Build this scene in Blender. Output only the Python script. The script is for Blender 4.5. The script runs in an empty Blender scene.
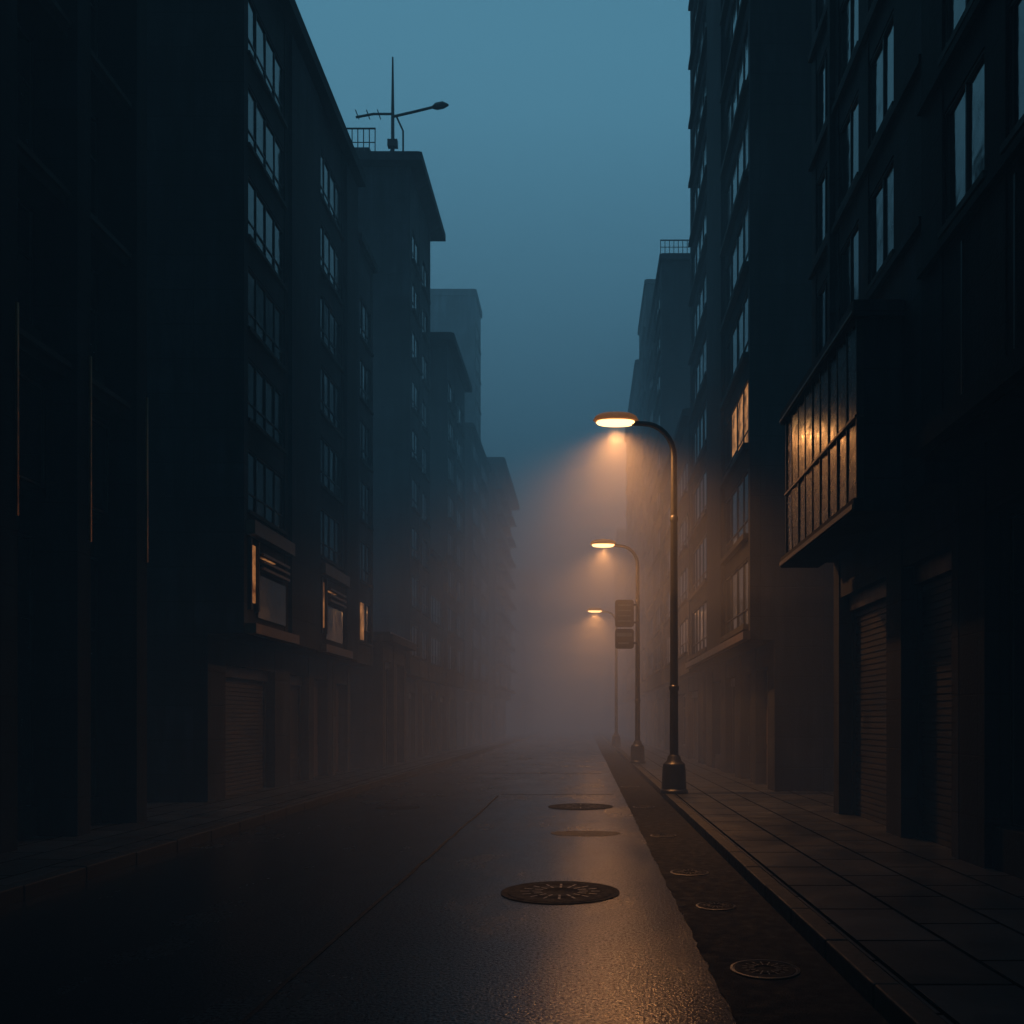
import bpy, math, random
from mathutils import Vector
random.seed(7)
sc = bpy.context.scene
sc.view_settings.view_transform = 'Standard'
sc.view_settings.look = 'None'
sc.view_settings.exposure = 0
F = 900.0

# ------------------------------------------------------------ materials
def new_mat(name):
    m = bpy.data.materials.new(name); m.use_nodes = True
    nt = m.node_tree
    return m, nt, nt.nodes['Principled BSDF']

def wallvec(nt):
    tc = nt.nodes.new('ShaderNodeTexCoord')
    sp = nt.nodes.new('ShaderNodeSeparateXYZ')
    nt.links.new(tc.outputs['Object'], sp.inputs[0])
    ad = nt.nodes.new('ShaderNodeMath'); ad.operation = 'ADD'
    nt.links.new(sp.outputs[0], ad.inputs[0]); nt.links.new(sp.outputs[1], ad.inputs[1])
    cb = nt.nodes.new('ShaderNodeCombineXYZ')
    nt.links.new(ad.outputs[0], cb.inputs[0]); nt.links.new(sp.outputs[2], cb.inputs[1])
    return tc, cb

def noise(nt, vec, scale, detail=4, rough=0.6):
    n = nt.nodes.new('ShaderNodeTexNoise')
    n.inputs['Scale'].default_value = scale
    n.inputs['Detail'].default_value = detail
    n.inputs['Roughness'].default_value = rough
    nt.links.new(vec, n.inputs['Vector'])
    return n

def ramp(nt, fac, stops):
    r = nt.nodes.new('ShaderNodeValToRGB')
    el = r.color_ramp.elements
    el[0].position = stops[0][0]; el[0].color = (*stops[0][1], 1)
    el[1].position = stops[-1][0]; el[1].color = (*stops[-1][1], 1)
    for p, c in stops[1:-1]:
        e = el.new(p); e.color = (*c, 1)
    nt.links.new(fac, r.inputs[0])
    return r

def mul(c, k): return tuple(v * k for v in c)
def g(v): return (v, v, v)

def facade_mat(name, col, rough=0.8, panel=(1.3, 0.62), metallic=0.0, spec=0.12):
    m, nt, b = new_mat(name)
    tc, cb = wallvec(nt)
    mp = nt.nodes.new('ShaderNodeMapping'); mp.inputs['Scale'].default_value = (1.6, 0.22, 1)
    nt.links.new(cb.outputs[0], mp.inputs[0])
    streak = noise(nt, mp.outputs[0], 2.2, 6, 0.65)
    blotch = noise(nt, tc.outputs['Object'], 0.7, 5, 0.6)
    fine = noise(nt, tc.outputs['Object'], 28, 4, 0.6)
    mx = nt.nodes.new('ShaderNodeMath'); mx.operation = 'MULTIPLY'
    nt.links.new(streak.outputs[0], mx.inputs[0]); nt.links.new(blotch.outputs[0], mx.inputs[1])
    r = ramp(nt, mx.outputs[0], [(0.12, mul(col, 0.35)), (0.26, col), (0.40, mul(col, 2.0))])
    br = nt.nodes.new('ShaderNodeTexBrick')
    br.offset = 0.0
    br.inputs['Scale'].default_value = 1
    br.inputs['Brick Width'].default_value = panel[0]
    br.inputs['Row Height'].default_value = panel[1]
    br.inputs['Mortar Size'].default_value = 0.010
    br.inputs['Mortar Smooth'].default_value = 0.3
    br.inputs['Color1'].default_value = (1, 1, 1, 1); br.inputs['Color2'].default_value = (0.7, 0.7, 0.7, 1)
    br.inputs['Mortar'].default_value = (0.25, 0.25, 0.25, 1)
    nt.links.new(cb.outputs[0], br.inputs['Vector'])
    mm = nt.nodes.new('ShaderNodeMix'); mm.data_type = 'RGBA'; mm.blend_type = 'MULTIPLY'
    mm.inputs[0].default_value = 0.9
    nt.links.new(r.outputs[0], mm.inputs[6]); nt.links.new(br.outputs['Color'], mm.inputs[7])
    nt.links.new(mm.outputs[2], b.inputs['Base Color'])
    b.inputs['Roughness'].default_value = rough
    b.inputs['Metallic'].default_value = metallic
    b.inputs['Specular IOR Level'].default_value = spec
    bp = nt.nodes.new('ShaderNodeBump'); bp.inputs['Strength'].default_value = 0.35; bp.inputs['Distance'].default_value = 0.02
    nt.links.new(fine.outputs[0], bp.inputs['Height'])
    bp2 = nt.nodes.new('ShaderNodeBump'); bp2.inputs['Strength'].default_value = 0.5; bp2.inputs['Distance'].default_value = 0.01
    bp2.invert = True
    nt.links.new(br.outputs['Fac'], bp2.inputs['Height']); nt.links.new(bp.outputs[0], bp2.inputs['Normal'])
    nt.links.new(bp2.outputs[0], b.inputs['Normal'])
    return m

def simple_mat(name, col, rough=0.5, metallic=0.0, nscale=6, var=0.4, bump=0.15, spec=0.3):
    m, nt, b = new_mat(name)
    tc = nt.nodes.new('ShaderNodeTexCoord')
    n = noise(nt, tc.outputs['Object'], nscale, 5, 0.6)
    r = ramp(nt, n.outputs[0], [(0.3, mul(col, 1 - var)), (0.7, mul(col, 1 + var))])
    nt.links.new(r.outputs[0], b.inputs['Base Color'])
    rr = ramp(nt, n.outputs[0], [(0.3, g(max(0.02, rough * 0.8))), (0.7, g(min(1, rough * 1.25)))])
    nt.links.new(rr.outputs[0], b.inputs['Roughness'])
    b.inputs['Metallic'].default_value = metallic
    b.inputs['Specular IOR Level'].default_value = spec
    bp = nt.nodes.new('ShaderNodeBump'); bp.inputs['Strength'].default_value = bump; bp.inputs['Distance'].default_value = 0.01
    n2 = noise(nt, tc.outputs['Object'], nscale * 8, 3, 0.6)
    nt.links.new(n2.outputs[0], bp.inputs['Height']); nt.links.new(bp.outputs[0], b.inputs['Normal'])
    return m

def glass_mat(name, col, rough, ior=1.6, wav=0.25):
    m, nt, b = new_mat(name)
    tc = nt.nodes.new('ShaderNodeTexCoord')
    n = noise(nt, tc.outputs['Object'], 1.3, 3, 0.5)
    d = noise(nt, tc.outputs['Object'], 9, 6, 0.7)
    r = ramp(nt, d.outputs[0], [(0.35, mul(col, 0.6)), (0.75, mul(col, 1.8))])
    nt.links.new(r.outputs[0], b.inputs['Base Color'])
    rr = ramp(nt, d.outputs[0], [(0.35, g(rough * 0.6)), (0.75, g(rough * 1.6))])
    nt.links.new(rr.outputs[0], b.inputs['Roughness'])
    b.inputs['IOR'].default_value = ior
    bp = nt.nodes.new('ShaderNodeBump'); bp.inputs['Strength'].default_value = wav; bp.inputs['Distance'].default_value = 0.05
    nt.links.new(n.outputs[0], bp.inputs['Height']); nt.links.new(bp.outputs[0], b.inputs['Normal'])
    return m

def emit_mat(name, col, strength, vary=True):
    m, nt, b = new_mat(name)
    b.inputs['Base Color'].default_value = (*mul(col, 0.3), 1)
    b.inputs['Roughness'].default_value = 0.4
    b.inputs['Emission Color'].default_value = (*col, 1)
    if vary:
        tc = nt.nodes.new('ShaderNodeTexCoord')
        n = noise(nt, tc.outputs['Object'], 2.6, 4, 0.6)
        r = ramp(nt, n.outputs[0], [(0.38, g(strength * 0.08)), (0.62, g(strength))])
        nt.links.new(r.outputs[0], b.inputs['Emission Strength'])
    else:
        b.inputs['Emission Strength'].default_value = strength
    return m

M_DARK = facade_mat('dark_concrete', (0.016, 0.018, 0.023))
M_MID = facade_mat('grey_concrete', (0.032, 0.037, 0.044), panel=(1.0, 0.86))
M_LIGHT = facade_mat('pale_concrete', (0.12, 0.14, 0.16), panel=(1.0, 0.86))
M_BROWN = facade_mat('brown_cladding', (0.036, 0.032, 0.03), panel=(0.8, 0.6))
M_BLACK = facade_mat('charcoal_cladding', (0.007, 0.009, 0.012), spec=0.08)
M_FRAME = simple_mat('window_frame_metal', (0.02, 0.02, 0.022), 0.45, 0.4)
M_TRIM = simple_mat('bronze_trim', (0.09, 0.068, 0.05), 0.42, 0.6, 3)
M_STRIP = simple_mat('copper_edge_strip', (0.36, 0.20, 0.10), 0.35, 1.0, 0.8, 0.8)  # orange metal that stands in for a glint on pilaster edges
M_LEDGE = simple_mat('ledge_stone', (0.022, 0.022, 0.022), 0.7, 0, 2, spec=0.12)
M_GLASS = glass_mat('window_glass', (0.008, 0.013, 0.017), 0.10, 1.9)
M_GLASS2 = glass_mat('window_glass_blinds', (0.02, 0.026, 0.03), 0.2, 1.8)
M_GLASSB = glass_mat('balcony_glass', (0.012, 0.014, 0.014), 0.24, 2.05, 0.3)
M_WARM = emit_mat('lit_window', (1.0, 0.42, 0.13), 0.55)  # orange lamp reflection on window glass, put in as emission
M_WARM2 = emit_mat('lit_entrance', (1.0, 0.40, 0.13), 0.36)
M_SHUT = simple_mat('roller_shutter', (0.036, 0.035, 0.034), 0.5, 0.3, 2, spec=0.3)
M_DOOR = simple_mat('brown_door', (0.05, 0.036, 0.028), 0.6, 0.0, 2, spec=0.15)
M_POLE = simple_mat('painted_lamp_steel', (0.012, 0.013, 0.015), 0.4, 0.3, 12)
M_LENS = emit_mat('lamp_lens', (1.0, 0.52, 0.19), 4.5, False)
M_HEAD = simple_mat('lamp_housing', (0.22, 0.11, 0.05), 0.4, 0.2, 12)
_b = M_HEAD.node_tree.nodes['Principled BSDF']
_b.inputs['Emission Color'].default_value = (1, 0.36, 0.1, 1); _b.inputs['Emission Strength'].default_value = 0.12  # weak orange glow added so the housing looks lit
M_IRON = simple_mat('cast_iron', (0.004, 0.004, 0.005), 0.7, 0.0, 20, 0.5, 0.3, 0.08)
M_WIRON = simple_mat('wet_cast_iron', (0.016, 0.015, 0.014), 0.35, 0.1, 20, 0.5, 0.3, 0.35)
M_TAR = simple_mat('tar_joint', (0.005, 0.005, 0.006), 0.7, 0, 10, spec=0.15)
M_PATCH = simple_mat('asphalt_patch', (0.007, 0.007, 0.008), 0.5, 0, 10, 0.4, 0.4, 0.12)
M_SIGN = simple_mat('sign_back_panel', (0.014, 0.016, 0.018), 0.5, 0.0, 8)
M_SIGNT = simple_mat('sign_lettering', (0.16, 0.17, 0.17), 0.6, 0, 8)

# ------------------------------------------------------------ mesh helpers
class MB:
    def __init__(s): s.v = []; s.f = []; s.m = []
    def box(s, x0, x1, y0, y1, z0, z1, mi=0):
        if x0 > x1: x0, x1 = x1, x0
        if y0 > y1: y0, y1 = y1, y0
        n = len(s.v)
        s.v += [(x0,y0,z0),(x1,y0,z0),(x1,y1,z0),(x0,y1,z0),(x0,y0,z1),(x1,y0,z1),(x1,y1,z1),(x0,y1,z1)]
        s.f += [tuple(n+i for i in q) for q in ((3,2,1,0),(4,5,6,7),(0,1,5,4),(1,2,6,5),(2,3,7,6),(3,0,4,7))]
        s.m += [mi]*6
    def quad(s, pts, mi=0):
        n = len(s.v); s.v += pts; s.f.append(tuple(range(n, n+len(pts)))); s.m.append(mi)
    def tube(s, pts, rad, seg=10, mi=0, cap=True):
        pts = [Vector(p) for p in pts]; n0 = len(s.v)
        if not isinstance(rad, (list, tuple)): rad = [rad]*len(pts)
        prev = None
        for i, p in enumerate(pts):
            t = (pts[min(i+1, len(pts)-1)] - pts[max(i-1, 0)]).normalized()
            if prev is None:
                a = Vector((0,1,0)) if abs(t.y) < 0.9 else Vector((1,0,0))
                u = t.cross(a).normalized()
            else:
                u = (prev - t * prev.dot(t)).normalized()
            prev = u; w = t.cross(u)
            for k in range(seg):
                an = 2*math.pi*k/seg
                s.v.append(tuple(p + (u*math.cos(an) + w*math.sin(an))*rad[i]))
        for i in range(len(pts)-1):
            for k in range(seg):
                a = n0+i*seg+k; b = n0+i*seg+(k+1)%seg
                s.f.append((a, b, b+seg, a+seg)); s.m.append(mi)
        if cap:
            s.f.append(tuple(n0+k for k in reversed(range(seg)))); s.m.append(mi)
            e = n0+(len(pts)-1)*seg
            s.f.append(tuple(e+k for k in range(seg))); s.m.append(mi)
    def lathe(s, cx, cy, prof, seg=24, mi=0):
        n0 = len(s.v)
        for r, z in prof:
            for k in range(seg):
                an = 2*math.pi*k/seg
                s.v.append((cx+r*math.cos(an), cy+r*math.sin(an), z))
        for i in range(len(prof)-1):
            for k in range(seg):
                a = n0+i*seg+k; b = n0+i*seg+(k+1)%seg
                s.f.append((a, b, b+seg, a+seg)); s.m.append(mi)
        e = n0+(len(prof)-1)*seg
        s.f.append(tuple(e+k for k in range(seg))); s.m.append(mi)
    def obj(s, name, mats, parent=None, smooth=False, bevel=0):
        if not s.v: return None
        me = bpy.data.meshes.new(name); me.from_pydata(s.v, [], s.f)
        for m in mats: me.materials.append(m)
        for p, mi in zip(me.polygons, s.m):
            p.material_index = mi; p.use_smooth = smooth
        me.update()
        o = bpy.data.objects.new(name, me); sc.collection.objects.link(o)
        if parent: o.parent = parent
        if bevel:
            b = o.modifiers.new('bev', 'BEVEL'); b.width = bevel; b.segments = 2; b.limit_method = 'ANGLE'
        if smooth:
            me.set_sharp_from_angle(angle=math.radians(40))
        return o

def empty(name):
    e = bpy.data.objects.new(name, None); sc.collection.objects.link(e); e.empty_display_size = 0.5
    return e

# ------------------------------------------------------------ building kit
class Bld:
    def __init__(s, name, side, wall, mats=None):
        s.e = empty(name); s.s = side; s.wall = wall
        s.walls = MB(); s.glass = MB(); s.frames = MB(); s.ledges = MB(); s.roof = MB(); s.doors = MB()
    def done(s):
        s.walls.obj('walls', [s.wall, M_BLACK], s.e)
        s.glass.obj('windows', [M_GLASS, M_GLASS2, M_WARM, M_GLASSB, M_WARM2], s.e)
        s.frames.obj('window_frames', [M_FRAME, M_TRIM], s.e)
        s.ledges.obj('ledges', [M_LEDGE, M_TRIM, s.wall, M_STRIP], s.e)
        s.roof.obj('roof', [s.wall, M_FRAME], s.e)
        s.doors.obj('doors', [M_DOOR, M_SHUT, M_GLASS, M_FRAME], s.e)
    def window(s, xin, y0, y1, z0, z1, panes=2, transom=0.32, lit=None, deep=0.045):
        sg = s.s
        w = (y1-y0)/panes
        ft = 0.028
        for i in range(panes):
            a, b = y0+i*w, y0+(i+1)*w
            segs = [(z0, z0+(z1-z0)*transom), (z0+(z1-z0)*transom, z1)] if transom else [(z0, z1)]
            for j, (c, d) in enumerate(segs):
                t1, t2 = random.uniform(-.006, .006), random.uniform(-.006, .006)
                x = xin + sg*0.02
                mi = 1 if random.random() < 0.25 else 0
                if lit is not None and (i, j) in lit: mi = lit[(i, j)]
                q = [(x+t1, a, c), (x-t1+t2, b, c), (x-t1, b, d), (x+t1-t2, a, d)]
                if sg < 0: q = q[::-1]
                s.glass.quad(q, mi)
        xf = xin + sg*deep
        for i in range(panes+1):
            y = y0+i*w; t = ft*(1.3 if i in (0, panes) else 0.8)
            ya, yb = (y, y+t) if i == 0 else ((y-t, y) if i == panes else (y-t/2, y+t/2))
            s.frames.box(xin, xf, ya, yb, z0, z1)
        s.frames.box(xin, xf+sg*0.006, y0, y1, z0, z0+ft)
        s.frames.box(xin, xf+sg*0.006, y0, y1, z1-ft, z1)
        if transom:
            zt = z0+(z1-z0)*transom
            s.frames.box(xin, xf-sg*0.008, y0, y1, zt-ft/2, zt+ft/2)
    def upper(s, xf, xb, y0, y1, z0, z1, bays, rows, depth=0.08, panes=3, transom=0.32, ledge=0.07, ledge_t=0.07, lm=0, pier_out=0.0, litfn=None):
        sg = s.s; xin = xf - sg*depth
        s.walls.box(xb, xin, y0, y1, z0, z1)
        cur = y0
        for a, b in bays:
            if a > cur + 1e-4: s.walls.box(xin, xf+sg*pier_out, cur, a, z0, z1)
            zc = z0
            for ri, (c, d) in enumerate(rows):
                s.walls.box(xin, xf-sg*0.015, a, b, zc, c)
                np_ = panes if isinstance(panes, int) else panes[bays.index((a, b))]
                s.window(xin, a, b, c, d, np_, transom, litfn(a, ri) if litfn else None)
                if ledge: s.ledges.box(xf-sg*0.1, xf+sg*(ledge), a-0.04, b+0.04, c-ledge_t, c-0.004, lm)
                zc = d
            s.walls.box(xin, xf-sg*0.015, a, b, zc, z1)
            cur = b
        if cur < y1-1e-4: s.walls.box(xin, xf+sg*pier_out, cur, y1, z0, z1)
    def ground(s, xg, xb, y0, y1, z1, ops, zb=0.1, lint=0.55, depth=0.3):
        sg = s.s; xin = xg - sg*depth
        s.walls.box(xb, xin, y0, y1, zb, z1-0.002, 0)
        cur = y0
        for a, b, k in ops:
            if a > cur: s.walls.box(xin, xg, cur, a, zb, z1-0.002)
            s.walls.box(xin, xg-sg*0.02, a, b, z1-lint, z1-0.002)
            zt = z1-lint
            if k == 'shutter':
                z = 0.13
                while z < zt-0.02:
                    s.doors.box(xin, xin+sg*(0.05), a+0.05, b-0.05, z, min(z+0.065, zt), 1)
                    s.doors.box(xin, xin+sg*(0.03), a+0.05, b-0.05, z+0.065, min(z+0.085, zt), 1)
                    z += 0.085
                s.doors.box(xin, xin+sg*0.1, a, a+0.05, 0.12, zt, 3); s.doors.box(xin, xin+sg*0.1, b-0.05, b, 0.12, zt, 3)
                s.doors.box(xin, xin+sg*0.16, a+0.05, b-0.05, zt-0.22, zt, 3)
            elif k == 'door':
                n = max(1, round((b-a)/0.7)); w = (b-a)/n
                for i in range(n):
                    s.doors.box(xin, xin+sg*0.05, a+i*w+0.02, a+(i+1)*w-0.02, 0.14, zt-0.02, 0)
                    s.doors.box(xin+sg*0.05, xin+sg*0.065, a+i*w+0.1, a+(i+1)*w-0.1, 0.3, 0.9, 0)
                    s.doors.box(xin+sg*0.05, xin+sg*0.065, a+i*w+0.1, a+(i+1)*w-0.1, 1.05, zt-0.2, 0)
                    s.doors.box(xin+sg*0.05, xin+sg*0.1, a+(i+1)*w-0.08, a+(i+1)*w-0.05, 0.95, 1.2, 3)
            elif k == 'shop':
                s.window(xin, a, b, 0.55, zt-0.03, max(1, round((b-a)/0.8)), 0.75)
                s.walls.box(xin, xg-sg*0.08, a, b, zb, 0.55)
            cur = b
        if cur < y1: s.walls.box(xin, xg, cur, y1, zb, z1-0.002)
    def slab(s, x0, x1, y0, y1, z, t=0.22, lip=True):
        s.roof.box(x0, x1, y0, y1, z, z+t)
        if lip:
            s.roof.box(x0+0.1, x1-0.1, y0+0.1, y1-0.1, z+t, z+t+0.08, 1)

def rows(z0, pitch, h, ztop):
    r = []; z = z0
    while z + h < ztop - 0.25:
        r.append((z, z+h)); z += pitch
    return r

def railing(mb, x0, x1, y, z, h=0.7, n=10, mi=0):
    for i in range(n+1):
        x = x0+(x1-x0)*i/n
        mb.box(x-0.015, x+0.015, y-0.015, y+0.015, z, z+h, mi)
    mb.box(x0-0.02, x1+0.02, y-0.022, y+0.022, z+h, z+h+0.04, mi)
    mb.box(x0, x1, y-0.01, y+0.01, z+h*0.5, z+h*0.5+0.025, mi)

# ============================== LEFT SIDE
# A: near dark building with deep pilasters
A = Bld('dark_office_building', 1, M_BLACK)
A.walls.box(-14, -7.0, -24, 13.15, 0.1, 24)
py = 13.0
while py > -24:
    A.walls.box(-7.0, -6.4, py-0.15, py+0.15, 0.1, 24)
    A.ledges.box(-6.402, -6.375, py+0.11, py+0.14, 3.9, 6.3, 3)  # strip added for the lamp glint, cut to the glint's height
    a, b = py-1.5+0.15, py-0.15
    for zi, z in enumerate([6.05+2.15*j for j in range(8)]):
        A.ledges.box(-7.0, -6.52, a, b, z-0.16, z, 2)
        A.ledges.box(-6.56, -6.47, a, b, z-0.02, z+0.05, 0)
        A.window(-7.0, a, b, z+0.45, z+1.95, 2, 0.6)
        A.walls.box(-7.0, -6.85, a, b, z, z+0.45)
    A.window(-6.8, a+0.1, b-0.1, 4.5, 5.75, 1, 0)
    A.walls.box(-7.0, -6.8, a, b, 4.4, 5.85)
    A.walls.box(-7.0, -6.9, a, b, 0.1, 0.5)
    A.window(-7.0, a, b, 0.5, 3.9, 1, 0.7)
    py -= 1.5
A.slab(-14.2, -6.1, -24.2, 13.4, 24)
A.done()

# B: long block with projecting upper storeys
B = Bld('apartment_block', 1, M_DARK)
rb = rows(3.75, 1.66, 1.12, 15.9)
B.upper(-6.1, -12, 16.1, 24.0, 3.15, 15.9, [(16.3, 18.3), (20.7, 22.6)], rb[1:], panes=4, transom=0.3, ledge=0.05)
B.ground(-6.75, -12, 16.1, 24.0, 3.15, [(16.9, 19.6, 'shutter'), (20.6, 22.0, 'shutter'), (22.4, 23.6, 'door')], lint=0.5)
B.slab(-12.1, -5.88, 15.95, 24.15, 15.9, 0.3)
for (a, b) in [(16.3, 18.3), (20.7, 22.6)]:
    B.ledges.box(-6.1, -5.93, a-0.12, b+0.12, 4.95, 5.2, 1)
    B.ledges.box(-6.12, -5.90, a-0.15, b+0.3, 3.16, 3.34, 1)
B.ledges.box(-6.098, -6.02, 18.5, 20.5, 3.17, 15.7, 2)
B.ledges.box(-6.098, -6.02, 22.8, 23.9, 3.17, 15.7, 2)
B.done()
EN = MB(); EF = MB()
for (a, b) in [(16.3, 18.3), (20.7, 22.6)]:
    EN.box(-6.11, -6.075, a+0.02, a+0.3, 3.75, 4.8, 0)  # emissive pane at the near end of each lower bay
    EN.box(-6.11, -6.05, a+0.5, b-0.7, 4.64, 4.69, 0)
    EF.box(-6.11, -6.03, a-0.03, a+0.02, 3.6, 4.9, 0)
    EF.box(-6.11, -6.03, a+0.34, a+0.4, 3.6, 4.9, 0)
    for i in range(3):
        EF.box(-6.11, -5.96, a+0.42, b-0.1, 4.39+0.13*i, 4.44+0.13*i, 1)
    EF.box(-6.11, -6.07, a+0.42, b-0.05, 3.5, 4.3, 2)
EN.obj('entrance_light_panels', [M_WARM2], B.e)
EF.obj('entrance_surrounds', [M_FRAME, M_TRIM, M_GLASS], B.e)

C = Bld('narrow_apartment_house', 1, M_MID)
C.upper(-6.1, -11, 24.1, 25.9, 3.15, 14.5, [(24.4, 25.7)], rows(3.75, 1.66, 1.12, 14.5), panes=3, ledge=0.06)
C.ground(-6.75, -11, 24.1, 25.9, 3.15, [(24.4, 25.6, 'door')])
C.slab(-11, -5.98, 24.17, 26.0, 14.5, 0.2)
C.glass.box(-6.13, -6.08, 24.45, 24.75, 3.8, 4.8, 4)
C.done()

C2 = Bld('low_shop', 1, M_BROWN)
C2.ground(-6.2, -11, 27.6, 31.2, 4.0, [(27.9, 29.2, 'shutter'), (29.6, 30.9, 'door')])
C2.slab(-11, -5.85, 27.4, 31.3, 4.0, 0.22)
C2.done()

D = Bld('tall_office_building', 1, M_MID)
D.upper(-6.1, -13, 31.4, 35.5, 3.2, 20.9, [(31.8, 33.2), (33.8, 35.1)], rows(3.9, 1.75, 1.1, 20.9), panes=2, ledge=0.08)
D.ground(-6.6, -13, 31.4, 35.5, 3.2, [(31.9, 33.2, 'door'), (33.7, 35.0, 'shutter')])
D.slab(-13.3, -5.62, 31.0, 36.3, 20.9, 0.28)
railing(D.roof, -8.5, -7.3, 31.3, 21.2, 0.95, 6, 1)
D.roof.box(-9.8, -7.9, 33, 35, 21.2, 22.6)
D.done()
AN = empty('roof_antenna')
mb = MB()
ax, ay = -7.05, 33.0
mb.tube([(ax, ay, 21.2), (ax, ay, 24.0), (ax, ay, 25.9)], [0.075, 0.06, 0.03], 8)
mb.tube([(ax-1.35, ay, 23.7), (ax-0.7, ay, 23.82), (ax, ay, 23.82)], 0.045, 6)
mb.tube([(ax, ay, 23.72), (ax+0.7, ay, 23.88), (ax+1.6, ay, 24.1)], 0.05, 6)
mb.tube([(ax+0.38, ay, 21.2), (ax+0.38, ay, 23.2), (ax+0.15, ay, 23.7)], 0.035, 6)
mb.tube([(ax-0.35, ay, 21.2), (ax, ay, 22.8)], 0.025, 6); mb.tube([(ax+0.3, ay-.2, 21.2), (ax, ay, 22.6)], 0.025, 6)
for q in (-1.3, -0.9, -0.5): mb.tube([(ax+q, ay-.25, 23.8), (ax+q, ay+.25, 23.8)], 0.02, 5)
mb.box(ax-0.18, ax+0.18, ay-0.1, ay+0.1, 22.6, 22.85)
mb.obj('mast', [M_FRAME], AN)
m2 = MB(); m2.tube([(ax+1.45, ay, 24.06), (ax+1.6, ay, 24.1), (ax+1.85, ay, 24.15), (ax+2.05, ay, 24.15)], [0.05, 0.12, 0.12, 0.03], 8)
m2.obj('antenna_head', [M_FRAME], AN)

E = Bld('mid_rise_building', 1, M_MID)
E.upper(-6.1, -12, 39.8, 45.6, 3.2, 18.3, [(40.2, 42.2), (43.0, 45.2)], rows(3.9, 1.7, 1.1, 18.3), panes=3, ledge=0.08)
E.ground(-6.5, -12, 39.8, 45.6, 3.2, [(40.4, 42, 'shutter'), (43.2, 45, 'door')])
E.slab(-12.2, -5.75, 39.5, 45.9, 18.3, 0.3)
E.done()
E2 = Bld('low_corner_building', 1, M_BROWN)
E2.upper(-6.2, -12, 35.9, 39.4, 3.2, 8.2, [(36.3, 39.1)], rows(3.9, 1.7, 1.1, 8.2), panes=4)
E2.ground(-6.5, -12, 35.9, 39.4, 3.2, [(36.4, 37.6, 'door'), (38, 39.2, 'shutter')])
E2.slab(-12, -6.05, 35.85, 39.45, 8.2)
E2.done()
G = Bld('mid_rise_building', 1, M_MID)
G.upper(-6.1, -13, 48.5, 57, 3.2, 17.3, [(49, 52), (53, 56.5)], rows(3.9, 1.7, 1.1, 17.3), panes=4, ledge=0.08)
G.ground(-6.5, -13, 48.5, 57, 3.2, [(49, 52, 'shutter'), (53, 56, 'shop')])
G.slab(-13, -5.95, 48.3, 57.1, 17.3)
G.done()
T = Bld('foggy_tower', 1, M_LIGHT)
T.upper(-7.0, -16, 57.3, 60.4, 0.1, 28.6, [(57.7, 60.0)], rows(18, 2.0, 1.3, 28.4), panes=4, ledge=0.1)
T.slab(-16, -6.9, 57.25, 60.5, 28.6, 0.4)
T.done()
H = Bld('mid_rise_building', 1, M_MID)
H.upper(-6.1, -13, 61, 74, 3.2, 18.9, [(61.5, 64.5), (65.5, 69), (70, 73.5)], rows(3.9, 1.7, 1.1, 18.9), panes=4, ledge=0.5, ledge_t=0.14)
H.ground(-6.5, -13, 61, 74, 3.2, [(62, 65, 'shutter'), (67, 72, 'shop')])
H.slab(-13, -5.4, 60.7, 74.3, 18.9, 0.4)
H.done()
y = 92
for i, (h, L) in enumerate([(14, 14), (19, 18), (15, 20), (22, 24)]):
    X = Bld('mid_rise_building', 1, M_MID)
    X.upper(-6.1, -14, y, y+L, 3.2, h, [(y+0.8, y+L/2-0.5), (y+L/2+0.5, y+L-0.8)], rows(3.9, 1.8, 1.1, h), panes=4)
    X.ground(-6.5, -14, y, y+L, 3.2, [(y+1, y+4, 'shutter'), (y+L-5, y+L-1, 'shop')])
    X.slab(-14, -5.8, y-0.1, y+L+.1, h); X.done()
    y += L+0.6

# ============================== RIGHT SIDE
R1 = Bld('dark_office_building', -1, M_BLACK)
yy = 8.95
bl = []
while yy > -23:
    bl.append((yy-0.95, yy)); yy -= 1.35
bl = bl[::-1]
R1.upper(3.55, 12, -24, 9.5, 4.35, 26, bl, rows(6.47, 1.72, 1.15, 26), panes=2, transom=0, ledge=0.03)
for j in range(12):
    R1.frames.box(3.55, 3.535, -3+j*1.04, -2.97+j*1.04, 4.6, 6.1, 0)
R1.ground(3.95, 12, -24, 9.5, 4.35, [(-20, -16, 'shutter'), (-14, -10, 'shop'), (-8, -4, 'shutter'), (-2, 2, 'shop'), (3, 6, 'shutter'), (6.6, 8.9, 'shop')], lint=0.7)
R1.ledges.box(3.55, 3.42, -24, 9.48, 4.36, 4.56, 2)
for j in range(1, 11): R1.ledges.box(3.55, 3.49, -24, 9.48, 4.52+1.72*j, 4.6+1.72*j, 2)
R1.slab(3.3, 12, -24.2, 9.5, 26)
R1.done()

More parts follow.
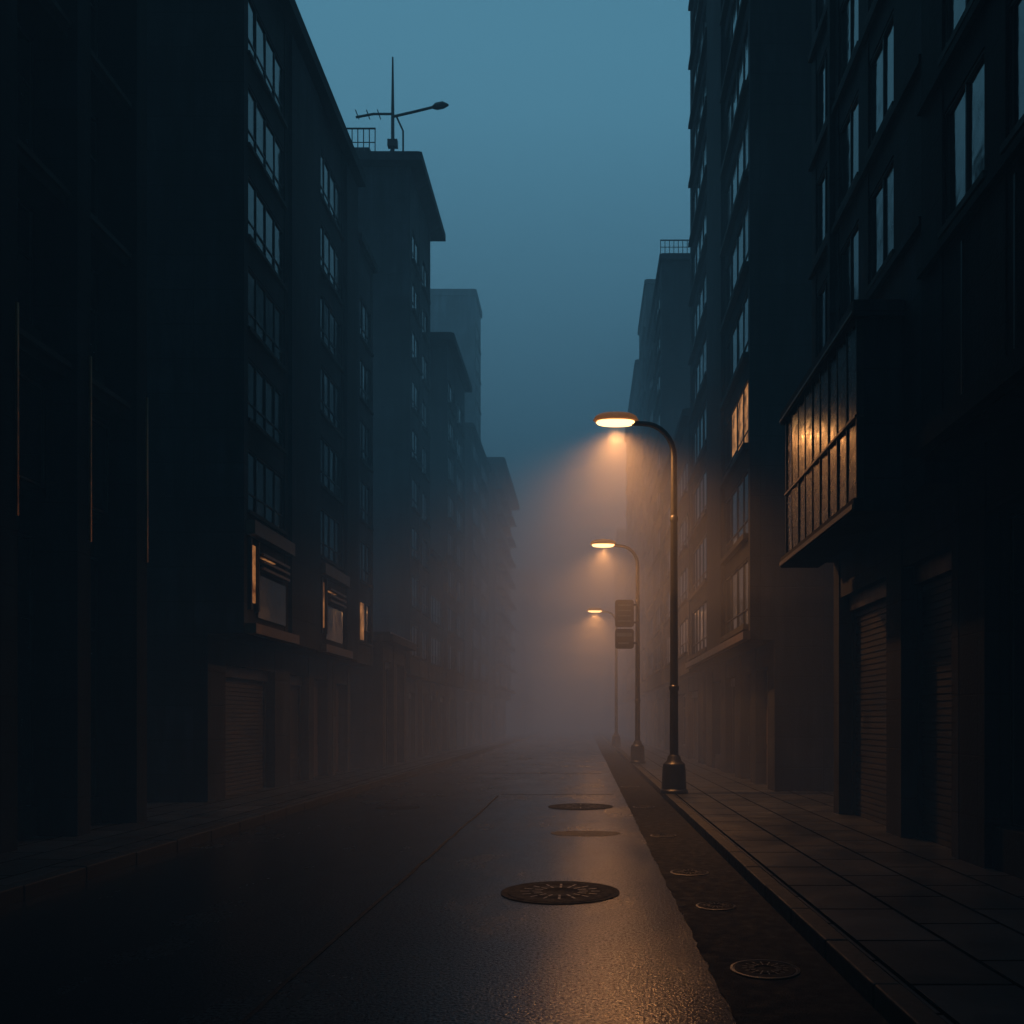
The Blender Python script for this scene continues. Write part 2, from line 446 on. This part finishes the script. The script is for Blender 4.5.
R2 = Bld('corner_building', -1, M_DARK)
R2.upper(3.6, 12, 9.52, 14.3, 4.1, 21, [(10.5, 11.45), (11.85, 12.8), (13.2, 14.05)], [r for r in rows(7.08, 1.72, 1.15, 21)], panes=2, transom=0.0, ledge=0.03)
R2.ground(3.95, 12, 9.52, 14.3, 4.1, [(9.7, 11.25, 'shutter'), (11.8, 14.0, 'shutter')], lint=0.6)
R2.walls.box(3.6, 3.16, 10.2, 13.8, 4.1, 6.15)
R2.walls.box(3.6, 3.02, 10.12, 13.9, 6.15, 6.33)
R2.walls.box(3.6, 3.02, 10.12, 13.9, 3.95, 4.098)
R2.frames.box(3.03, 3.0, 10.12, 13.9, 3.97, 4.03, 1)
R2.frames.box(3.03, 3.0, 10.12, 13.9, 6.18, 6.21, 1)
n = 9; w = 3.6/n
for i in range(n):
    a = 10.2+i*w
    for (c, d) in ((4.12, 5.05), (5.05, 6.13)):
        t = random.uniform(.004, .018) if i < n-1 else 0.002
        v = random.uniform(-.006, .006)
        R2.glass.quad([(3.10+t, a, c), (3.10-t, a+w, c), (3.10-t+v, a+w, d), (3.10+t+v, a, d)][::-1], 3)
for i in range(n+1):
    a = min(max(10.2+i*w, 10.212), 13.788)
    R2.frames.box(3.16, 3.075, a-0.012, a+0.012, 4.1, 6.15, 0)
R2.frames.box(3.16, 3.055, 10.2, 13.8, 5.035, 5.065, 1)
for j in range(8): R2.ledges.box(3.6, 3.54, 9.55, 14.28, 6.86+1.72*j, 6.95+1.72*j, 2)
R2.walls.box(3.6, 3.52, 12.95, 13.07, 6.4, 21)
R2.slab(3.35, 12, 9.56, 14.5, 21)
R2.done()

R3 = Bld('high_rise_apartment_block', -1, M_DARK)
rr = rows(3.6, 1.88, 1.4, 30)
def lit3(a, ri):  # panes that glow in place of a reflected lamp
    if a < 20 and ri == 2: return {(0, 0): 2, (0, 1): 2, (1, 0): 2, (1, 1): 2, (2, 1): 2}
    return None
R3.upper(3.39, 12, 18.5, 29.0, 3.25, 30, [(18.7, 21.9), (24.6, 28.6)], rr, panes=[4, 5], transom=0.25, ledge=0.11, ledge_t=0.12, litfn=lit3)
R3.walls.box(3.39, 3.32, 22.0, 24.5, 3.3, 29.8)
R3.ground(3.9, 12, 18.5, 29.0, 3.25, [(19.2, 20.6, 'door'), (21.2, 22.6, 'door'), (23.4, 25.0, 'shutter'), (25.8, 27.6, 'shop')], lint=0.5)
R3.ledges.box(3.39, 3.24, 18.45, 29.05, 3.26, 3.42, 1)
R3.slab(3.1, 12, 18.3, 29.2, 30)
R3.done()

R4 = Bld('tall_office_building', -1, M_MID)
R4.upper(3.4, 12, 40, 49, 3.2, 22.0, [(40.5, 44), (45, 48.5)], rows(3.9, 1.8, 1.2, 22.0), panes=4, ledge=0.08)
R4.ground(3.9, 12, 40, 49, 3.2, [(41, 44, 'shutter'), (45, 48, 'shop')])
R4.slab(3.3, 12, 39.8, 49.1, 22.0)
railing(R4.roof, 3.35, 6.5, 39.9, 22.25, 0.6, 16, 1)
R4.done()
R35 = Bld('low_corner_building', -1, M_BROWN)
R35.upper(3.45, 12, 29.8, 39.4, 3.2, 11.6, [(30.3, 34.2), (35, 38.9)], rows(3.9, 1.8, 1.2, 11.6), panes=4, ledge=0.1)
R35.ground(3.9, 12, 29.8, 39.4, 3.2, [(31, 34, 'shutter'), (35, 38, 'shop')])
R35.slab(3.2, 12, 29.6, 39.5, 11.6)
R35.done()
R5 = Bld('tall_office_building', -1, M_MID)
R5.upper(3.4, 12, 50, 56.5, 3.2, 25.8, [(50.5, 53), (53.8, 56)], rows(3.9, 1.8, 1.2, 25.8), panes=3, ledge=0.1)
R5.ground(3.9, 12, 50, 56.5, 3.2, [(51, 53, 'shutter')])
R5.slab(3.3, 12, 49.9, 56.6, 25.8)
R5.done()
R6 = Bld('mid_rise_building', -1, M_MID)
R6.upper(3.4, 12, 58, 74, 3.2, 24.5, [(58.6, 65.5), (66.5, 73.4)], rows(3.9, 1.8, 1.2, 24.5), panes=6, ledge=0.12)
R6.ground(3.9, 12, 58, 74, 3.2, [(59, 62, 'shutter'), (66, 70, 'shop')])
R6.slab(3.2, 12, 57.8, 74.1, 24.5)
R6.done()
y = 76
for i, (h, L) in enumerate([(15, 16), (21, 16), (14, 22), (18, 30)]):
    X = Bld('mid_rise_building', -1, M_MID)
    X.upper(3.5, 12, y, y+L, 3.2, h, [(y+0.8, y+L/2-0.5), (y+L/2+0.5, y+L-0.8)], rows(3.9, 1.8, 1.1, h), panes=4)
    X.ground(3.9, 12, y, y+L, 3.2, [(y+1, y+4, 'shutter'), (y+L-5, y+L-1, 'shop')])
    X.slab(3.3, 12, y-0.1, y+L+.1, h); X.done()
    y += L+0.6

# ============================== GROUND, ROAD, PAVEMENT
def road_mat():
    m, nt, b = new_mat('wet_asphalt')
    tc = nt.nodes.new('ShaderNodeTexCoord')
    big = noise(nt, tc.outputs['Object'], 0.5, 6, 0.65)
    mp = nt.nodes.new('ShaderNodeMapping'); mp.inputs['Scale'].default_value = (1.0, 0.25, 1)
    nt.links.new(tc.outputs['Object'], mp.inputs[0])
    trk = noise(nt, mp.outputs[0], 1.4, 5, 0.6)
    fine = noise(nt, tc.outputs['Object'], 42, 4, 0.7)
    vor = nt.nodes.new('ShaderNodeTexVoronoi'); vor.inputs['Scale'].default_value = 60
    nt.links.new(tc.outputs['Object'], vor.inputs['Vector'])
    c = ramp(nt, big.outputs[0], [(0.3, (0.004, 0.0052, 0.0068)), (0.7, (0.009, 0.010, 0.012))])
    nt.links.new(c.outputs[0], b.inputs['Base Color'])
    add = nt.nodes.new('ShaderNodeMath'); add.operation = 'MULTIPLY'
    nt.links.new(big.outputs[0], add.inputs[0]); nt.links.new(trk.outputs[0], add.inputs[1])
    r = ramp(nt, add.outputs[0], [(0.12, g(0.15)), (0.26, g(0.22)), (0.42, g(0.36))])
    nt.links.new(r.outputs[0], b.inputs['Roughness'])
    sp = ramp(nt, fine.outputs[0], [(0.40, g(0.02)), (0.60, g(0.8))])
    nt.links.new(sp.outputs[0], b.inputs['Specular IOR Level'])
    b1 = nt.nodes.new('ShaderNodeBump'); b1.inputs['Strength'].default_value = 0.6; b1.inputs['Distance'].default_value = 0.0023
    nt.links.new(vor.outputs['Distance'], b1.inputs['Height'])
    b2 = nt.nodes.new('ShaderNodeBump'); b2.inputs['Strength'].default_value = 0.6; b2.inputs['Distance'].default_value = 0.0030
    nt.links.new(fine.outputs[0], b2.inputs['Height']); nt.links.new(b1.outputs[0], b2.inputs['Normal'])
    nt.links.new(b2.outputs[0], b.inputs['Normal'])
    return m
M_ROAD = road_mat()
M_GUT = simple_mat('rough_gutter_asphalt', (0.004, 0.004, 0.005), 0.7, 0, 9, 0.5, 1.0, 0.07)
M_KERB = simple_mat('kerb_granite', (0.016, 0.016, 0.016), 0.6, 0, 14, 0.5, 0.3, 0.15)

def pave_mat():
    m, nt, b = new_mat('paving_slabs')
    tc = nt.nodes.new('ShaderNodeTexCoord')
    mp = nt.nodes.new('ShaderNodeMapping'); mp.inputs['Rotation'].default_value = (0, 0, math.radians(90))
    nt.links.new(tc.outputs['Object'], mp.inputs[0])
    br = nt.nodes.new('ShaderNodeTexBrick')
    br.inputs['Scale'].default_value = 1
    br.inputs['Brick Width'].default_value = 1.0; br.inputs['Row Height'].default_value = 0.6
    br.inputs['Mortar Size'].default_value = 0.018; br.inputs['Mortar Smooth'].default_value = 0.2
    br.inputs['Color1'].default_value = (0.030, 0.033, 0.037, 1); br.inputs['Color2'].default_value = (0.016, 0.018, 0.020, 1)
    br.inputs['Mortar'].default_value = (0.002, 0.002, 0.002, 1)
    nt.links.new(mp.outputs[0], br.inputs['Vector'])
    n = noise(nt, tc.outputs['Object'], 1.2, 6, 0.7)
    r = ramp(nt, n.outputs[0], [(0.3, g(0.6)), (0.7, g(1.1))])
    mm = nt.nodes.new('ShaderNodeMix'); mm.data_type = 'RGBA'; mm.blend_type = 'MULTIPLY'; mm.inputs[0].default_value = 1
    nt.links.new(br.outputs['Color'], mm.inputs[6]); nt.links.new(r.outputs[0], mm.inputs[7])
    nt.links.new(mm.outputs[2], b.inputs['Base Color'])
    rr_ = ramp(nt, n.outputs[0], [(0.3, g(0.26)), (0.7, g(0.48))])
    nt.links.new(rr_.outputs[0], b.inputs['Roughness'])
    iv = ramp(nt, br.outputs['Fac'], [(0.0, g(0.3)), (1.0, g(0.0))])
    nt.links.new(iv.outputs[0], b.inputs['Specular IOR Level'])
    f = noise(nt, tc.outputs['Object'], 60, 4, 0.7)
    b1 = nt.nodes.new('ShaderNodeBump'); b1.inputs['Strength'].default_value = 0.3; b1.inputs['Distance'].default_value = 0.004
    nt.links.new(f.outputs[0], b1.inputs['Height'])
    b2 = nt.nodes.new('ShaderNodeBump'); b2.invert = True; b2.inputs['Strength'].default_value = 0.9; b2.inputs['Distance'].default_value = 0.014
    nt.links.new(br.outputs['Fac'], b2.inputs['Height']); nt.links.new(b1.outputs[0], b2.inputs['Normal'])
    nt.links.new(b2.outputs[0], b.inputs['Normal'])
    return m
M_PAVE = pave_mat()

mb = MB(); mb.quad([(-800, -300, -0.02), (800, -300, -0.02), (800, 1300, -0.02), (-800, 1300, -0.02)])
mb.obj('ground', [M_PATCH])
mb = MB(); mb.quad([(-4.98, -60, 0), (1.6, -60, 0), (1.6, 400, 0), (-4.98, 400, 0)])
mb.obj('road', [M_ROAD])
mb = MB(); mb.box(-40, -5.16, -60, 400, -0.01, 0.13); mb.obj('pavement', [M_PAVE])
mb = MB(); mb.box(1.76, 40, -60, 400, -0.01, 0.13); mb.obj('pavement', [M_PAVE])
for (xa, xb) in ((-5.155, -4.98), (1.6, 1.755)):
    mb = MB(); yk = -10
    while yk < 160:
        L = 1.0 if yk < 60 else 4.0
        dz = random.uniform(-.004, .004)
        mb.box(xa, xb, yk, yk+L-0.012, -0.01, 0.136+dz); yk += L
    mb.obj('kerb', [M_KERB], bevel=0.012)
mb = MB(); yk = -6; pe = 0.8
while yk < 120:
    st = 0.12 if yk < 30 else 2.0
    ne = 0.80 + random.uniform(-.014, .014)
    mb.quad([(pe, yk, .004), (1.6, yk, .004), (1.6, yk+st, .004), (ne, yk+st, .004)]); pe = ne; yk += st
mb.obj('gutter', [M_GUT])
def joint(name, pts, w):
    mb = MB()
    for (p, q) in zip(pts[:-1], pts[1:]):
        d = Vector((q[0]-p[0], q[1]-p[1])); d.normalize(); nx, ny = -d.y*w/2, d.x*w/2
        mb.quad([(p[0]+nx, p[1]+ny, .004), (p[0]-nx, p[1]-ny, .004), (q[0]-nx, q[1]-ny, .004), (q[0]+nx, q[1]+ny, .004)])
    mb.obj(name, [M_TAR])
joint('road_joint', [(-1.82+random.uniform(-.012, .012), -5+0.5*i) for i in range(49)], 0.035)
joint('road_joint', [(-1.8+0.3*i, 19.3+random.uniform(-.03, .03)) for i in range(9)], 0.06)
joint('road_joint', [(-4.9+0.3*i, 27.0+random.uniform(-.03, .03)) for i in range(19)], 0.08)

def manhole(name, x, y, r, z=0.004, rim=None):
    rim = rim or M_IRON
    e = empty(name)
    a = MB(); a.lathe(x, y, [(r*1.0, z-.003), (r*1.0, z+.004), (r*0.93, z+.006), (r*0.91, z+.001), (r*0.90, z+.001)], 48)
    a.obj('rim', [rim], e, True)
    c = MB(); c.lathe(x, y, [(r*0.885, z-.001), (r*0.88, z+.004), (r*0.7, z+.005), (r*0.69, z+.002), (r*0.5, z+.002), (r*0.49, z+.006), (r*0.3, z+.006), (r*.29, z+.002), (0.01, z+.002)], 48)
    c.obj('cover', [M_IRON], e, True)
    b = MB()
    for k in range(16):
        an = 2*math.pi*k/16
        for rr0, rr1 in ((0.32, 0.47), (0.52, 0.67)):
            p = [(rr0, -.02), (rr1, -.02), (rr1, .02), (rr0, .02)]
            b.quad([(x+r*(u*math.cos(an)-v*math.sin(an)), y+r*(u*math.sin(an)+v*math.cos(an)), z+.009) for u, v in p])
    b.obj('raised_ribs', [M_WIRON], e)
manhole('manhole_cover', -0.23, 8.35, 0.55)
manhole('manhole_cover', -0.08, 16.6, 0.60)
manhole('drain_cover', 1.09, 9.4, 0.2, .008, M_WIRON)
manhole('drain_cover', 1.15, 5.75, 0.22, .008, M_WIRON)
manhole('drain_cover', 1.12, 7.7, 0.17, .008, M_WIRON)
manhole('drain_cover', 1.08, 12.4, 0.18, .008, M_WIRON)
manhole('drain_cover', 1.08, 16.5, 0.2, .008, M_WIRON)
manhole('drain_cover', 1.08, 21.5, 0.22, .008, M_WIRON)
def patch(cx, cy, rx, ry):
    mb = MB(); n = 26
    mb.quad([(cx+rx*math.cos(2*math.pi*i/n)*random.uniform(.9, 1.08), cy+ry*math.sin(2*math.pi*i/n)*random.uniform(.9, 1.08), .0025) for i in range(n)])
    mb.obj('asphalt_patch', [M_PATCH])
patch(0.0, 12.7, 0.5, 0.32); patch(-3.4, 16.4, .4, .4)

# ============================== STREET LAMPS
def lamp(x, y, power, cone):
    e = empty('street_lamp')
    zh = 7.62
    b = MB()
    b.lathe(x, y, [(0.28, 0.131), (0.28, 0.19), (0.25, 0.22), (0.235, 0.6), (0.22, 0.72), (0.15, 0.78), (0.13, 0.86), (0.10, 0.9)], 24)
    for k in range(4):
        an = math.pi/4+math.pi/2*k
        b.lathe(x+0.255*math.cos(an), y+0.255*math.sin(an), [(0.018, .19), (0.018, .215), (.008, .22)], 6)
    b.obj('base', [M_POLE], e, True)
    p = MB()
    pts = [(x, y, 0.85), (x, y, 3.0), (x, y, 5.5), (x, y, 6.9)]
    rad = [0.09, 0.08, 0.07, 0.062]
    for i in range(1, 9):
        t = math.pi/2*i/8
        pts.append((x-0.62*(1-math.cos(t)), y, 6.9+0.66*math.sin(t))); rad.append(0.06-0.001*i)
    pts.append((x-0.85, y, 7.57)); rad.append(0.048)
    p.tube(pts, rad, 14)
    p.obj('pole', [M_POLE], e, True)
    c = MB(); c.lathe(x, y, [(0.1, 2.2), (0.1, 2.28), (0.082, 2.3)], 16)
    c.lathe(x, y, [(0.086, 5.6), (0.086, 5.68), (0.072, 5.7)], 16); c.obj('collars', [M_POLE], e, True)
    hx = x-1.17
    h = MB(); NS, NK = 18, 16
    for i in range(NS+1):
        u = -1+2*i/NS
        s_ = max(0.02, (1-abs(u)**2.6)**0.5)
        for k in range(NK):
            an = 2*math.pi*k/NK
            cz = math.sin(an)
            h.v.append((hx+0.46*u, y+0.2*s_*math.cos(an), zh+(0.17*cz*s_ if cz > 0 else 0.03*cz*s_)))
    for i in range(NS):
        for k in range(NK):
            a = i*NK+k; b_ = i*NK+(k+1) % NK
            h.f.append((a, b_, b_+NK, a+NK)); h.m.append(0)
    h.f.append(tuple(reversed(range(NK)))); h.m.append(0)
    h.f.append(tuple(NS*NK+k for k in range(NK))); h.m.append(0)
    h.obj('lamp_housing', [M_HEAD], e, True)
    l = MB()
    for i in range(NS+1):
        u = -1+2*i/NS
        s_ = max(0.02, (1-abs(u)**2.6)**0.5)
        for k in range(NK):
            an = 2*math.pi*k/NK
            l.v.append((hx+0.40*u, y+0.17*s_*math.cos(an), zh-0.04+0.07*s_*math.sin(an)))
    for i in range(NS):
        for k in range(NK):
            a = i*NK+k; b_ = i*NK+(k+1) % NK
            l.f.append((a, b_, b_+NK, a+NK)); l.m.append(0)
    l.obj('lens', [M_LENS], e, True)
    ld = bpy.data.lights.new('lamp_light', 'SPOT')
    ld.energy = power; ld.color = (1.0, 0.40, 0.115)
    ld.spot_size = math.radians(cone); ld.spot_blend = 1.0; ld.shadow_soft_size = 0.13
    lo = bpy.data.objects.new('lamp_light', ld); lo.location = (hx, y, zh-0.17)
    sc.collection.objects.link(lo); lo.parent = e
    return e
lamp(1.79, 18.1, 2500, 152)
lamp(1.80, 30.8, 1400, 166)
lamp(1.72, 49.5, 1000, 174)

sg = empty('traffic_sign')
def rrect(mb, x0, x1, y0, y1, z0, z1, r, mi=0):
    pts = []
    for cx, cz, a0 in ((x1-r, z1-r, 0), (x0+r, z1-r, 90), (x0+r, z0+r, 180), (x1-r, z0+r, 270)):
        for i in range(5):
            a = math.radians(a0+22.5*i); pts.append((cx+r*math.cos(a), cz+r*math.sin(a)))
    n = len(pts); b0 = len(mb.v)
    mb.v += [(p[0], y0, p[1]) for p in pts]+[(p[0], y1, p[1]) for p in pts]
    mb.f.append(tuple(b0+i for i in reversed(range(n)))); mb.m.append(mi)
    mb.f.append(tuple(b0+n+i for i in range(n))); mb.m.append(mi)
    for i in range(n):
        j = (i+1) % n; mb.f.append((b0+i, b0+j, b0+n+j, b0+n+i)); mb.m.append(mi)
sy = 30.6
mb = MB()
rrect(mb, 1.02, 1.66, sy-0.05, sy, 4.75, 5.68, 0.1)
rrect(mb, 1.02, 1.66, sy-0.05, sy, 4.02, 4.70, 0.1)
mb.obj('panels', [M_SIGN], sg)
mb = MB()
for z in (5.48, 5.3, 5.12, 4.94): mb.box(1.12, 1.56, sy-0.056, sy-0.05, z, z+0.04)
mb.box(1.08, 1.60, sy-0.056, sy-0.05, 4.44, 4.56); mb.box(1.12, 1.5, sy-0.056, sy-0.05, 4.18, 4.24)
mb.obj('lettering', [M_SIGNT], sg)
mb = MB()
for z in (4.9, 5.5, 4.2): mb.box(1.6, 1.80, sy, sy+0.2, z, z+0.05)
mb.obj('brackets', [M_POLE], sg)

# ============================== FOG
def fogmat(name, dens, ems, col=(0.10, 0.27, 0.44, 1)):
    fm = bpy.data.materials.new(name); fm.use_nodes = True
    nt = fm.node_tree
    for n_ in list(nt.nodes): nt.nodes.remove(n_)
    out = nt.nodes.new('ShaderNodeOutputMaterial')
    vs = nt.nodes.new('ShaderNodeVolumeScatter')
    vs.inputs['Color'].default_value = (1, 1, 1, 1); vs.inputs['Density'].default_value = dens
    vs.inputs['Anisotropy'].default_value = 0.0
    if ems:
        em = nt.nodes.new('ShaderNodeEmission')
        em.inputs['Color'].default_value = col; em.inputs['Strength'].default_value = ems  # weak blue glow stands in for skylight scattered inside the fog
        ad = nt.nodes.new('ShaderNodeAddShader')
        nt.links.new(vs.outputs[0], ad.inputs[0]); nt.links.new(em.outputs[0], ad.inputs[1])
        nt.links.new(ad.outputs[0], out.inputs['Volume'])
    else:
        nt.links.new(vs.outputs[0], out.inputs['Volume'])
    return fm
mb = MB(); mb.box(-70, 70, -35, 420, -0.5, 48)
mb.obj('fog', [fogmat('fog', 0.004, 0.0007)])
mb = MB(); mb.box(-66, 66, 16.7, 410, -0.4, 14)
mb.obj('fog_bank', [fogmat('low_fog_bank', 0.007, 0.0006)])
mb = MB(); mb.box(-64, 64, 17.0, 405, 4.0, 13.2)
mb.obj('fog_bank', [fogmat('lamp_level_fog_bank', 0.008, 0.0006)])
mb = MB(); mb.box(-60, 60, 42, 400, -0.3, 30)
mb.obj('fog_bank', [fogmat('far_fog_bank', 0.022, 0.0014)])

# ============================== WORLD
w = bpy.data.worlds.new('World'); sc.world = w; w.use_nodes = True
nt = w.node_tree
bg = nt.nodes['Background']
tc = nt.nodes.new('ShaderNodeTexCoord'); sp = nt.nodes.new('ShaderNodeSeparateXYZ')
nt.links.new(tc.outputs['Generated'], sp.inputs[0])
r = ramp(nt, sp.outputs[2], [(0.0, (0.052, 0.115, 0.168)), (0.3, (0.068, 0.183, 0.272)), (0.6, (0.080, 0.240, 0.350)), (1.0, (0.085, 0.255, 0.37))])
nt.links.new(r.outputs[0], bg.inputs['Color'])
bg.inputs['Strength'].default_value = 1.0

# ============================== CAMERA
cd = bpy.data.cameras.new('Camera'); cam = bpy.data.objects.new('Camera', cd); sc.collection.objects.link(cam)
cam.location = (0, 0, 1.6); cam.rotation_euler = (math.radians(90), 0, 0)
cd.sensor_width = 36; cd.lens = 36*F/1024
cd.shift_x = -(585-512)/1024; cd.shift_y = (720-512)/1024
cd.clip_start = 0.05; cd.clip_end = 3000
sc.camera = cam
